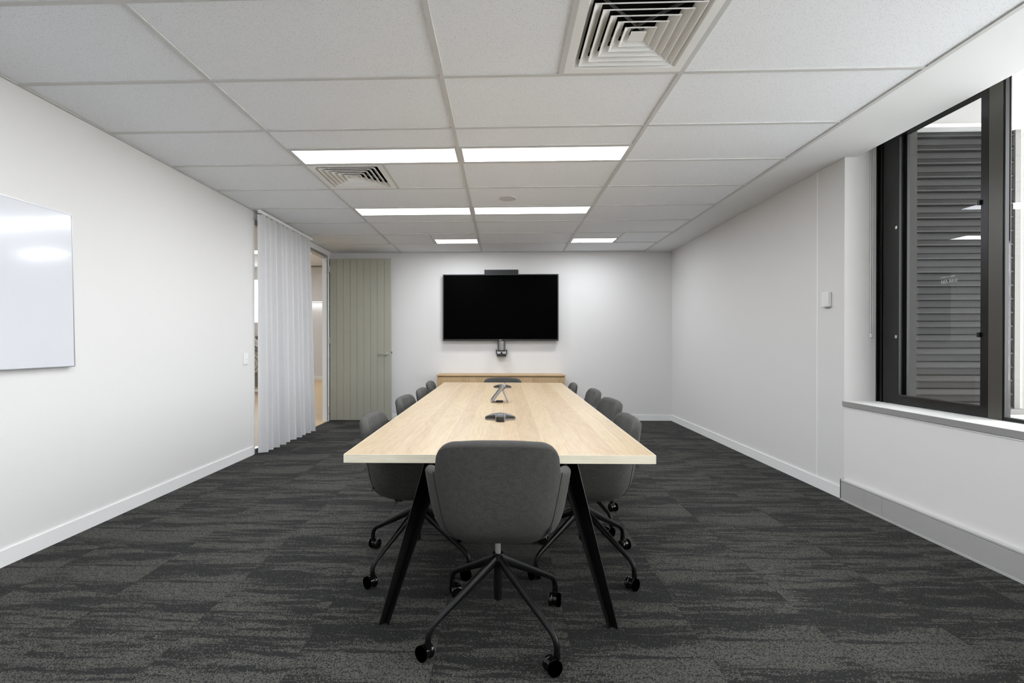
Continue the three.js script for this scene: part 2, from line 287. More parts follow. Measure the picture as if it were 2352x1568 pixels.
{
  const d = struct('door_1', 'grey-green boarded door standing open against the back wall');
  const x0 = XL + 0.022, x1 = -1.624, y0 = 0.012, y1 = 2.368, z0 = 7.165, z1 = 7.205, n = 9, w = (x1 - x0) / n;
  part('core', bx(x0 + 0.001, x1 - 0.001, y0 + 0.002, y1 - 0.002, z0 + 0.006, z1), M.door, d);
  for (let i = 0; i < n; i++) part('board', rbx(x0 + i * w + 0.002, x0 + (i + 1) * w - 0.002, y0, y1, z0, z0 + 0.012, 0.003), M.door, d);
  part('bottom_seal', bx(x0, x1, y0 - 0.006, y0 + 0.004, z0 + 0.01, z1 - 0.01), M.alloy, d);
  const hd = part('handle', merge([new THREE.CylinderGeometry(0.024, 0.024, 0.008, 28).rotateX(Math.PI / 2).translate(-1.678, 0.985, -z0 + 0.006), new THREE.CylinderGeometry(0.0095, 0.0095, 0.05, 20).rotateX(Math.PI / 2).translate(-1.678, 0.978, -z0 + 0.03), rbx(-1.81, -1.668, 0.967, 0.987, z0 - 0.062, z0 - 0.048, 0.006)]), M.satin, d);
  hd.userData.label = 'satin steel lever handle';
  part('latch_plate', bx(x1, x1 + 0.003, 0.95, 1.05, z0 + 0.012, z1 - 0.006), M.satin, d);
  part('latch', bx(x1, x1 + 0.012, 0.99, 1.015, z0 + 0.016, z1 - 0.012), M.black, d);
  for (const y of [2.17, 1.13, 0.11]) part('hinge', merge([cyl(0.008, 0.008, 0.1, XL + 0.013, y + 0.05, -z0 + 0.004, 16), bx(XL + 0.008, XL + 0.024, y, y + 0.1, z0 - 0.001, z0 + 0.002)]), M.hinge, d);
}
// sheer curtain
{
  const o = thing('curtain', 'sheer pale grey floor-length curtain drawn over the glazing', 'curtain');
  const X = -2.452, n = 9.5;
  const surf = (y0, y1, grow) => (u, v) => {
    const y = lerp(y0, y1, v), k = 1 - y / 2.45, d = lerp(lerp(4.945, 4.985, k), lerp(6.16, 6.31, Math.pow(k, 0.8)), u), ph = (u + 0.035 * (vnoise(u * 6, 0.5, 64, 64, 112) - 0.5)) * n * Math.PI * 2, a = lerp(0.042, 0.05, k) * (0.55 + 0.8 * vnoise(u * 9, 0.5, 64, 64, 111));
    const drift = 0.5 * (vnoise(u * 14, y * 1.2, 64, 64, 113) - 0.5) * k * 2.2;
    return [X + a * (Math.sin(ph + drift) + 0.22 * Math.sin(2 * ph + 0.6)) + grow, y, -d - 0.012 * Math.cos(ph + drift)];
  };
  const uvm = (y0, y1) => (u, v) => [u * 2.4, lerp(y0, y1, v)];
  part('cloth', sheet(320, 30, surf(0.13, 2.33, 0), false, uvm(0.13, 2.33)), M.curtain, o);
  part('hem', sheet(320, 3, surf(0.012, 0.13, 0.001), false, uvm(0.012, 0.13)), M.hem, o);
  part('heading', sheet(320, 3, surf(2.33, 2.445, 0.001), false, uvm(2.33, 2.445)), M.hem, o);
  const t = thing('curtain_track', 'slim white ceiling track above the sheer curtain', 'track', [0, 0, 0]);
  part('rail', rbx(X - 0.014, X + 0.014, 2.452, H - 0.002, 4.93, 6.3, 0.003), M.white, t);
  part('end_cap', rbx(X - 0.016, X + 0.016, 2.45, H - 0.003, 4.92, 4.932, 0.003), M.white, t);
}
// corridor beyond
{
  const f = struct('floor_corridor', 'pale timber boards of the corridor');
  part('subfloor', bx(-9.2, XL - 0.0, -0.12, -0.012, 2.5, 15.3), M.slab, f);
  part('far_boarding', bx(-9.1, -6.602, -0.012, 0, 3, 15.2), M.timber, f); part('near_boarding', bx(-6.6, XL - 0.005, -0.012, 0, 3, 4.999), M.timber, f);
  let row = 0;
  for (let d = 5; d < 15.19; d += 0.18, row++) {
    const cuts = [-6.6]; for (let x = -6.3 + ((row * 0.73) % 1.9); x < XL - 0.1; x += 1.9) cuts.push(x); cuts.push(XL - 0.005);
    for (let i = 0; i + 1 < cuts.length; i++) { const g = bx(cuts[i] + 0.001, cuts[i + 1] - 0.001, -0.012, 0, d + 0.001, Math.min(15.2, d + 0.179)), uv = g.attributes.uv, o1 = rnd(), o2 = rnd(); for (let k = 0; k < uv.count; k++) { const a = uv.getX(k), b = uv.getY(k); uv.setXY(k, b + o1, a + o2); } part('floorboard', g, M.timber, f); }
  }
  const w = struct('wall_corridor', 'white walls of the corridor beyond the doorway');
  part('far_plaster', bx(-7.25, XL, 0, 2.42, 15.2, 15.35), M.wall, w);
  part('far_bulkhead', bx(-7.25, XL, 2.42, 3.5, 14.95, 15.35), M.wall, w);
  part('far_low', bx(-9.2, -7.25, 0, 1.75, 15.2, 15.35), M.wall, w); part('far_high', bx(-9.2, -7.25, 3.15, 3.6, 15.2, 15.35), M.wall, w);
  part('side_plaster', bx(-9.3, -9.2, 0, 3.6, 2.4, 15.4), M.wall, w);
  part('near_plaster', bx(-9.2, XL - 0.07, 0, 3.6, 2.4, 2.5), M.wall, w);
  part('long_plaster', bx(XL - 0.07, XL, 0, 3.6, ZB + 0.1, 15.3), M.wall, w);
  part('skirting', bx(-7.25, XL - 0.07, 0, 0.12, 15.185, 15.2), M.trimWhite, w);
  part('shadow_line', bx(-7.25, XL - 0.07, 3.46, 3.5, 14.94, 14.952), M.phoneGrey, w);
  const c = struct('ceiling_corridor', 'white corridor ceiling'); part('plaster', bx(-9.3, XL, 3.5, 3.6, 2.4, 15.4), M.ceilPlaster, c);
  const g = struct('window_2', 'bright far window of the corridor'); part('pane', bx(-9.2, -7.25, 1.75, 3.15, 15.27, 15.275), M.glass, g);
  part('frame', merge([bx(-7.29, -7.25, 1.75, 3.15, 15.2, 15.3), bx(-9.2, -7.29, 1.75, 1.79, 15.2, 15.3), bx(-9.2, -7.29, 3.11, 3.15, 15.2, 15.3)]), M.trimWhite, g);
  for (const [x, d, w2, l2] of [[-5.6, 6.0, 2.4, 0.3], [-5.6, 9.4, 2.4, 0.3], [-5.6, 12.6, 2.4, 0.3]]) {
    const o = thing('corridor_light', ['nearest', 'middle', 'farthest'][Math.round((d - 6) / 3.3)] + ' long white light panel in the corridor ceiling', 'light', [x, 3.5, d], 0, 'corridor light panels');
    part('light_diffuser', bx(-w2 / 2, w2 / 2, -0.03, -0.001, -l2 / 2, l2 / 2), M.glow, o);
    const lamp = new THREE.RectAreaLight(0xf2f6ff, CORRIDOR, w2, l2); lamp.name = 'corridor_lamp'; lamp.rotation.x = -Math.PI / 2; lamp.position.y = -0.034; o.add(lamp);
  }
  const o = thing('wall_light', 'narrow wall-washing light under the corridor bulkhead', 'light', [-5.75, 2.42, 15.1]);
  part('light_diffuser', bx(-0.35, 0.35, -0.012, -0.001, -0.03, 0.03), M.glow, o);
  const lamp = new THREE.RectAreaLight(0xf4f8ff, 8, 0.7, 0.06); lamp.name = 'wash_lamp'; lamp.rotation.x = -Math.PI / 2; lamp.position.y = -0.015; o.add(lamp);
}
{ // seen through the slit beside the curtain
  const o = thing('lounge_chair', 'olive high-backed lounge chair on slanted wooden legs in the corridor', 'chair', [-5.62, 0, 11.3], 0.25);
  part('seat', rbx(-0.36, 0.36, 0.16, 0.42, -0.34, 0.34, 0.05), M.olive, o);
  part('backrest', rbx(-0.36, 0.36, 0.3, 1.02, 0.24, 0.42, 0.06), M.olive, o);
  for (const s of [-1, 1]) { part('armrest', rbx(s * 0.36 - 0.06, s * 0.36 + 0.06, 0.16, 0.6, -0.34, 0.34, 0.04), M.olive, o); for (const q of [-1, 1]) part('leg', sweep([[s * 0.26, 0.17, q * 0.24], [s * 0.3, 0.09, q * 0.28], [s * 0.34, 0, q * 0.32]], (t) => [0.02 - 0.008 * t, 0.02 - 0.008 * t], 6, 8), M.walnut, o); }
  const c = thing('cushion', 'cream cushion with dark curved lines on the olive lounge chair', 'cushion', [-5.66, 0.43, 11.02], 0.25);
  const cushionMap = tex(256, 256, (u, v) => { const r = Math.hypot(u - 0.42, v - 0.5), q = Math.abs(((r * 7) % 1) - 0.5), line = q < 0.13 && r > 0.08; return line ? [92, 74, 70] : [186, 180, 160]; });
  const g = rbx(-0.26, 0.26, 0, 0.5, -0.07, 0.07, 0.06, 4), uv = g.attributes.uv; for (let i = 0; i < uv.count; i++) uv.setXY(i, uv.getX(i) / 0.52 + 0.5, uv.getY(i) / 0.5); part('cover', g, std(0xffffff, 0.95, 0, { map: cushionMap }), c);
  const p = thing('potted_plant', 'tall potted plant with long dark green leaves behind the lounge chair', 'plant', [-6.35, 0, 12.7]);
  part('pot', new THREE.LatheGeometry([[0, 0], [0.16, 0], [0.2, 0.36], [0.18, 0.36], [0.17, 0.3], [0, 0.3]].map(([r, y]) => new THREE.Vector2(r, y)), 32), M.pot, p);
  part('stem', tubeOf([[0, 0.3, 0], [0.02, 0.8, 0.01], [0, 1.2, 0]], 0.016), M.walnut, p);
  for (let i = 0; i < 16; i++) { const a = i * 2.4, l = 0.5 + 0.25 * rnd(), y = 0.7 + 0.045 * i, up = 0.2 + 0.5 * rnd();
    part('leaf', sheet(10, 4, (u, v) => { const w = 0.07 * Math.sin(Math.PI * Math.pow(u, 0.8)) * (v - 0.5) * 2, r = u * l, yy = y + up * r - 0.9 * r * r + 0.02 * Math.abs(v - 0.5) * 2 * Math.sin(Math.PI * u); return [Math.cos(a) * r - Math.sin(a) * w, yy, Math.sin(a) * r + Math.cos(a) * w]; }), std(0x2f3a26, 0.6, 0, { side: THREE.DoubleSide }), p); }
}

// ---------------------------------------------------------------- right side: window, sill, trunking
{
  const w = struct('window_3', 'tall black-framed window in the right wall');
  const y0 = 0.716, y1 = 2.66;
  part('jamb', bx(XW + 0.012, XW + 0.1, y0, y1, 3.60, 3.7), M.blackFrame, w);
  part('jamb_lip', bx(XW - 0.004, XW + 0.02, y0, y1, 3.682, 3.7), M.blackFrame, w);
  part('jamb_bead', bx(XW, XW + 0.02, y0, y1, 3.642, 3.652), M.blackFrame, w);
  part('sash_stile', bx(XW, XW + 0.05, y0 + 0.004, y1, 3.487, 3.628), M.blackFrame, w);
  part('sash_stile', bx(XW, XW + 0.05, y0 + 0.004, y1, 2.866, 2.909), M.blackFrame, w);
  part('sash_bottom_rail', bx(XW, XW + 0.05, y0 + 0.004, 0.778, 2.909, 3.487), M.blackFrame, w);
  part('sash_bead', bx(XW + 0.006, XW + 0.03, 0.778, 0.784, 2.909, 3.487), M.mullion, w);
  part('sash_inner_stile', bx(XW + 0.032, XW + 0.05, 0.778, 2.552, 3.462, 3.487), M.blackFrame, w);
  part('sash_top_rail', bx(XW, XW + 0.05, 2.552, y1, 2.909, 3.487), M.blackFrame, w);
  part('pane', bx(XW + 0.034, XW + 0.04, 0.778, 2.552, 2.909, 3.487), M.tinted, w);
  for (const y of [1.92, 1.17]) part('catch', rbx(XW - 0.008, XW + 0.002, y, y + 0.022, 3.5, 3.515, 0.003), M.satin, w);
  for (const y of [1.92, 1.17]) part('stay', rbx(XW - 0.012, XW + 0.03, y, y + 0.028, 2.905, 2.92, 0.003), M.blackFrame, w);
  part('mullion', bx(XW, XW + 0.034, y0, y1, 2.786, 2.864), M.mullion, w);
  part('mullion_shaded_side', bx(XW + 0.004, XW + 0.036, y0, y1, 2.776, 2.786), M.blackFrame, w);  // black strip stands in for shade on the side of the mullion
  for (const [d0, d1] of [[1.55, 2.776], [0.23, 1.47], [-1.1, 0.15]]) {
    part('fixed_bottom_rail', bx(XW + 0.004, XW + 0.036, y0, 0.735, d0, d1), M.blackFrame, w);
    part('fixed_top_rail', bx(XW + 0.004, XW + 0.036, 2.62, y1, d0, d1), M.blackFrame, w);
    part('pane', bx(XW + 0.024, XW + 0.03, 0.735, 2.62, d0, d1), M.glass, w);
  }
  for (const d of [1.47, 0.15]) part('mullion', bx(XW, XW + 0.034, y0, y1, d, d + 0.08), M.mullion, w);
  part('jamb', bx(XW, XW + 0.1, y0, y1, -1.16, -1.1), M.blackFrame, w);
  // reflection of a display in the sash pane, built in as grey letters
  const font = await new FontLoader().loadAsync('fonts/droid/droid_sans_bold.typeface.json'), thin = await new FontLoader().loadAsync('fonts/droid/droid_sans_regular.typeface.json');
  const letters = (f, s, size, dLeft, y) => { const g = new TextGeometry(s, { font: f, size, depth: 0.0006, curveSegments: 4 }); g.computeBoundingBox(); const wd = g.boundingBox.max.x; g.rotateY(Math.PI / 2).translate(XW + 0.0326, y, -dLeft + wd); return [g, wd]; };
  // reversed like the mirror image it stands for: the text runs from the right-hand end towards the left-hand end as seen from the room
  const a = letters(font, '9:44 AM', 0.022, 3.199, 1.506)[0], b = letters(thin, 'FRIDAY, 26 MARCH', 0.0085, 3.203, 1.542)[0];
  const t1 = part('reflection_letters', a, M.reflection_letters, w); t1.userData.label = 'faint 9:44 AM reflection drawn as mirrored letters on the glass'; part('small_reflection_letters', b, M.reflection_letters, w);

  const s = struct('trim_2', 'grey-edged white window sill');
  part('sill_board', bx(XR - 0.006, XW + 0.1, 0.684, 0.716, ZR, 3.692), M.ledge, s);
  part('sill_edge', bx(XR - 0.013, XR - 0.006, 0.68, 0.716, ZR, 3.692), M.alloy, s);
  part('sill_bead', bx(XR - 0.004, XR, 0.668, 0.68, ZR, 3.692), M.white, s);
  const t = struct('trim_3', 'grey metal service trunking along the foot of the window wall');
  part('body', bx(XR - 0.022, XR, 0.012, 0.136, ZR, 3.688), M.trunk, t);
  part('foot_lip', bx(XR - 0.028, XR, 0, 0.012, ZR, 3.688), M.trunkLip, t);
  part('top_lip', rbx(XR - 0.026, XR, 0.134, 0.15, ZR, 3.688, 0.004), M.trunkLip, t);
  part('cover', bx(XR - 0.0245, XR - 0.022, 0.016, 0.13, 3.455, 3.686), M.trunk, t);
  part('cover', bx(XR - 0.0245, XR - 0.022, 0.016, 0.13, 3.299, 3.4535), M.trunk, t);
  part('cover', bx(XR - 0.0245, XR - 0.022, 0.016, 0.13, 0.9, 3.296), M.trunk, t);
  part('end_cap', bx(XR - 0.026, XR, 0, 0.15, 3.688, 3.692), M.blackPlastic, t);
}
{
  const o = thing('blind_chain', 'thin beaded blind chain hanging in the white window reveal', 'chain', [2.668, 0, 3.683]);
  for (const dx of [-0.006, 0.006]) part('chain', tubeOf([[dx, 1.2, 0], [dx, 1.9, 0.002], [dx, 2.62, 0]], 0.0022, 40, 6), M.plastic, o);
  part('weight', rbx(-0.009, 0.009, 1.175, 1.205, -0.005, 0.005, 0.003), M.plastic, o);
  part('bracket', rbx(-0.012, 0.012, 2.6, 2.659, -0.008, 0.0085, 0.003), M.plastic, o);
}
{
  const o = thing('wall_sensor', 'small white box on the right wall beside the window', 'sensor', [XR, 1.468, 3.87]);
  part('case', rbx(-0.03, 0, -0.057, 0.057, -0.042, 0.042, 0.006, 3), M.plastic, o); part('cover', rbx(-0.033, -0.029, -0.05, 0.05, -0.036, 0.01, 0.002), M.plastic, o);
  const s = thing('light_switch', 'white switch plate on the left wall by the curtain', 'switch', [XL, 0.98, 4.816]);
  part('plate', rbx(0, 0.008, -0.057, 0.057, -0.041, 0.041, 0.003), M.plastic, s); part('rocker_panel', rbx(0.007, 0.011, -0.048, 0.048, -0.012, 0.034, 0.002), M.plastic, s); part('button', new THREE.CylinderGeometry(0.006, 0.006, 0.008, 16).rotateZ(Math.PI / 2).translate(0.013, 0.0, -0.012), M.white, s);
}
// outside: louvred screen, white walls, ledge
{
  const w = struct('wall_outside', 'white rendered walls outside the window');
  part('fascia', bx(2.95, 6.5, 3.03, 5.5, 4.45, 4.7), M.render, w);
  part('fascia_lip', bx(2.95, 6.5, 3.0, 3.03, 4.42, 4.7), M.ledge, w);
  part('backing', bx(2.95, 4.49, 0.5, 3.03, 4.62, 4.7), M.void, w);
  part('far_render', bx(4.53, 6.5, 0.5, 3.03, 4.58, 4.7), M.renderGrey, w);
  part('pilaster', bx(4.66, 6.5, 0.5, 3.0, 4.52, 4.58), M.render, w);
  part('facade_pier', bx(XW + 0.1, 3.0, 0, 5.5, 3.7, 4.7), M.pier, w);
  part('spandrel', bx(XR + 0.35, XR + 0.42, -0.5, 0.68, -1.6, 3.7), M.render, w);
  const cn = struct('ceiling_added_outside', 'pale overhang added out of view to shade the outer wall'); part('shade_canopy', bx(2.9, 5.3, 3.45, 3.55, -3, 4.7), M.renderGrey, cn);  // unseen overhang, added to keep sky light off the fascia and louvres
  const f = struct('floor_outside', 'white ledge outside the window'); part('ledge', bx(2.9, 12, 0.4, 0.52, -3, 4.7), M.ledge, f);
  const l = thing('louvre_screen', 'dark grey horizontal louvred screen outside the window', 'louvre', [0, 0, 4.5]);
  const pitch = 0.1195, x0 = 3.0, x1 = 4.475;
  const prof = new THREE.Shape(); [[0.006, 0], [0.0, 0.002], [0.0, 0.013], [0.024, 0.052], [0.018, 0.055], [0.024, 0.058], [0.052, 0.06], [0.052, 0.1185], [0.058, 0.1185], [0.058, 0]].forEach(([p, y], i) => (i ? prof.lineTo(p, y) : prof.moveTo(p, y)));
  const slat = new THREE.ExtrudeGeometry(prof, { depth: x1 - x0, bevelEnabled: false }).rotateY(Math.PI / 2).translate(x0, 0, 0);
  for (let i = 0; i < 21; i++) part('slat', slat, M.louvre, l).position.set(0, 0.56 + i * pitch, 0);
  part('post', bx(4.475, 4.522, 0.56, 3.0, -0.008, 0.07), M.postGrey, l);
  part('foot', rbx(4.36, 4.54, 0.52, 0.565, -0.07, 0.08, 0.008), M.postGrey, l);
  part('bottom_rail', bx(x0, 4.475, 0.52, 0.56, -0.03, 0.07), M.postGrey, l);
}
// whiteboard
{
  const o = thing('whiteboard', 'glossy whiteboard with a slim metal edge on the left wall', 'whiteboard', [XL, 0.999, 1.95]);
  o.rotation.z = 0.018; o.position.x = XL + 0.016;
  const d0 = -0.9, d1 = 0.88, y0 = 0, y1 = 0.89;
  part('writing_surface', bx(0.004, 0.014, y0 + 0.004, y1 - 0.004, d0 + 0.004, d1 - 0.004), M.board, o);
  part('frame', merge([bx(0, 0.016, y1 - 0.005, y1, d0, d1), bx(0, 0.016, y0, y0 + 0.005, d0, d1), bx(0, 0.016, y0 + 0.005, y1 - 0.005, d1 - 0.005, d1), bx(0, 0.016, y0 + 0.005, y1 - 0.005, d0, d0 + 0.005)]), M.aluminium, o);
}
// ---------------------------------------------------------------- back wall: television, soundbar, camera, credenza
{
  const t = thing('television', 'large black wall-mounted television screen', 'television', [-0.03, 1.66, 7.28]);
  part('body', rbx(-0.848, 0.848, -0.487, 0.487, 0.0, 0.05, 0.004), M.blackPlastic, t);
  part('screen', bx(-0.833, 0.833, -0.464, 0.474, -0.002, 0.0), M.screen, t);
  part('bezel', merge([bx(-0.848, 0.848, 0.474, 0.487, -0.006, 0), bx(-0.848, 0.848, -0.487, -0.464, -0.006, 0), bx(-0.848, -0.833, -0.464, 0.474, -0.006, 0), bx(0.833, 0.848, -0.464, 0.474, -0.006, 0)]), M.blackPlastic, t);
  part('badge', bx(-0.02, 0.02, -0.479, -0.472, -0.007, -0.006), M.aluminium, t);
  part('wall_bracket', bx(-0.3, 0.3, -0.25, 0.25, 0.05, 0.081), M.black, t);
  const s = thing('soundbar', 'flat black box standing behind the top of the television', 'soundbar', [-0.018, 2.13, 7.336]);
  part('case', rbx(-0.25, 0.25, 0.02, 0.093, -0.004, 0.0245, 0.003), M.blackPlastic, s); part('grille', bx(-0.243, 0.243, 0.03, 0.086, -0.006, -0.004), M.black, s); part('lens', new THREE.CylinderGeometry(0.005, 0.005, 0.004, 16).rotateX(Math.PI / 2).translate(0, 0.03, 0.007), M.blackGloss, s);
  const c = thing('conference_camera', 'small black camera on a bracket under the television', 'camera', [-0.014, 0.944, 7.29]);
  part('bracket', bx(-0.054, 0.054, 0.075, 0.235, 0.03, 0.0705), M.black, c);
  part('neck', new THREE.CylinderGeometry(0.044, 0.044, 0.135, 28).translate(0, 0.155, 0.0), M.phoneGrey, c);
  part('lens_barrel', rbx(-0.068, 0.068, 0.035, 0.07, -0.05, 0.05, 0.006), M.alloyLip, c);
  part('base', rbx(-0.07, 0.07, 0, 0.036, -0.055, 0.07, 0.006), M.blackPlastic, c);
  for (const s2 of [-1, 1]) part('yoke', rbx(s2 * 0.074 - 0.008, s2 * 0.074 + 0.008, 0.03, 0.1, -0.03, 0.05, 0.003), M.blackPlastic, c);
  part('lens', new THREE.CylinderGeometry(0.014, 0.014, 0.01, 20).rotateX(Math.PI / 2).translate(0, 0.05, 0.052), M.blackGloss, c);
}
{
  const o = thing('credenza', 'low oak credenza with four doors against the back wall', 'cabinet', [-0.023, 0, 7.15]);
  part('body', bx(-0.9, 0.9, 0.06, 0.66, -0.18, 0.2), M.cabinet, o);
  part('plinth', bx(-0.86, 0.86, 0, 0.06, -0.15, 0.18), M.blackPlastic, o);
  part('top', rbx(-0.905, 0.905, 0.672, 0.692, -0.202, 0.21, 0.002), M.cabinet, o);
  part('shadow_gap', bx(-0.89, 0.89, 0.66, 0.672, -0.19, 0.2), M.cabinetDark, o);
  for (let i = 0; i < 4; i++) { const g = bx(-0.9 + i * 0.45 + 0.0015, -0.45 + i * 0.45 - 0.0015, 0.062, 0.659, -0.2, -0.181), uv = g.attributes.uv; for (let k = 0; k < uv.count; k++) uv.setX(k, uv.getX(k) + i * 0.13); part('door', g, M.cabinet, o); }
}
// ---------------------------------------------------------------- meeting table
const TH = 0.722;
{
  const o = thing('meeting_table', 'long pale oak meeting table on black splayed steel legs', 'table', [0, 0, 0]);
  const FL = [-0.592, 1.826], FR = [0.566, 1.845], BR = [0.616, 5.2], BL = [-0.614, 5.236], t0 = TH - 0.031, e = 0.002;
  const at = (u, v) => { const a = [lerp(FL[0], BL[0], v), lerp(FL[1], BL[1], v)], b = [lerp(FR[0], BR[0], v), lerp(FR[1], BR[1], v)]; return [lerp(a[0], b[0], u), lerp(a[1], b[1], u)]; };
  const prism = (u0, u1, v0, v1, ya, yb, uvShift, along) => {
    const c = [at(u0, v0), at(u1, v0), at(u1, v1), at(u0, v1)], pos = [], uv = [], nor = [];
    const quad = (A, B, C, D, ua, ub, uc, ud) => { const n = new THREE.Vector3().crossVectors(new THREE.Vector3().subVectors(new THREE.Vector3(...B), new THREE.Vector3(...A)), new THREE.Vector3().subVectors(new THREE.Vector3(...C), new THREE.Vector3(...A))).normalize(); for (const [p, q] of [[A, ua], [B, ub], [C, uc], [A, ua], [C, uc], [D, ud]]) { pos.push(...p); uv.push(...q); nor.push(n.x, n.y, n.z); } };
    const P = (k, y) => [c[k][0], y, -c[k][1]], U = (k) => (along ? [c[k][0] + uvShift[0], c[k][1] + uvShift[1]] : [c[k][0], c[k][1]]);
    quad(P(0, yb), P(1, yb), P(2, yb), P(3, yb), U(0), U(1), U(2), U(3)); quad(P(3, ya), P(2, ya), P(1, ya), P(0, ya), U(3), U(2), U(1), U(0));
    for (let k = 0; k < 4; k++) { const m = (k + 1) % 4, l = Math.hypot(c[m][0] - c[k][0], c[m][1] - c[k][1]); quad(P(k, ya), P(m, ya), P(m, yb), P(k, yb), [0, ya], [l, ya], [l, yb], [0, yb]); }
    const g = new THREE.BufferGeometry(); g.setAttribute('position', new THREE.Float32BufferAttribute(pos, 3)); g.setAttribute('normal', new THREE.Float32BufferAttribute(nor, 3)); g.setAttribute('uv', new THREE.Float32BufferAttribute(uv, 2)); return g;
  };
  const ew = e / 1.18, el = e / 3.4, cuts = [0, 0.075, 0.155, 0.16, 0.215, 0.30, 0.304, 0.375, 0.455, 0.505, 0.509, 0.575, 0.655, 0.66, 0.74, 0.80, 0.885, 0.89, 0.945, 1];
  for (let i = 0; i + 1 < cuts.length; i++) part('stave', prism(lerp(ew, 1 - ew, cuts[i]) + 0.0001, lerp(ew, 1 - ew, cuts[i + 1]) - 0.0001, el, 1 - el, t0, TH - (i % 3) * 0.00006, [rnd() * 3, rnd() * 3], true), cuts[i + 1] - cuts[i] < 0.01 ? oakTones[5] : oakTones[(i * 3 + (i > 6 ? 1 : 0)) % 5], o);
  part('edge_band', prism(0, 1, 0, el, t0, TH, [0, 0], false), M.oakEdge, o); part('edge_band', prism(0, 1, 1 - el, 1, t0, TH, [0, 0], false), M.oakEdge, o);
  part('edge_band', prism(0, ew, el, 1 - el, t0, TH, [0, 0], false), M.oakEdge, o); part('edge_band', prism(1 - ew, 1, el, 1 - el, t0, TH, [0, 0], false), M.oakEdge, o);
  part('frame_rail', bx(-0.03, 0.03, t0 - 0.03, t0, 2.2, 5.12), M.blackSteel, o);
  // folded steel legs: two flanges meeting in a ridge, tapering to the floor; open side towards 'out'
  const leg = (xf, xt, df, dt, s, out) => {
    const flange = (w0, w1, ax, ad) => { // from the ridge outwards, w0 wide at floor, w1 wide at top
      const A = new THREE.Vector3(xf, 0, -df), B = new THREE.Vector3(xt, t0, -dt), dir = new THREE.Vector3(ax, 0, -ad).normalize(), nrm = new THREE.Vector3(-dir.z, 0, dir.x).multiplyScalar(0.002);
      const p = [[A, 0, w0], [B, 0, w1]].flatMap(([q, , w]) => [q.clone(), q.clone().addScaledVector(dir, w)]), v = []; for (const k of [1, -1]) for (const q of p) v.push(q.clone().addScaledVector(nrm, k));
      const f = [[0, 1, 3, 2], [4, 6, 7, 5], [0, 2, 6, 4], [1, 5, 7, 3], [0, 4, 5, 1], [2, 3, 7, 6]], pos = []; for (const [a, b, c, d] of f) for (const k of [a, b, c, a, c, d]) pos.push(v[k].x, v[k].y, v[k].z);
      const g = new THREE.BufferGeometry(); g.setAttribute('position', new THREE.Float32BufferAttribute(pos, 3)); g.setAttribute('uv', new THREE.Float32BufferAttribute(new Float32Array(pos.length / 3 * 2), 2)); g.computeVertexNormals(); return g;
    };
    const outer = flange(0.034, 0.075, s * 0.72, -out * 0.7), inner = flange(0.026, 0.06, -s * 0.55, -out * 0.83);
    part('leg', merge([outer, inner]), M.blackSteel, o);
  };
  leg(-0.474, -0.266, 2.0, 2.2, -1, 1); leg(0.436, 0.252, 2.005, 2.2, 1, 1);
  leg(-0.46, -0.25, 5.19, 5.17, -1, 1); leg(0.46, 0.25, 5.17, 5.15, 1, 1);
  part('cross_rail', bx(-0.27, 0.26, t0 - 0.03, t0, 2.17, 2.2), M.blackSteel, o); part('cross_rail', bx(-0.25, 0.25, t0 - 0.03, t0, 5.12, 5.15), M.blackSteel, o);
}
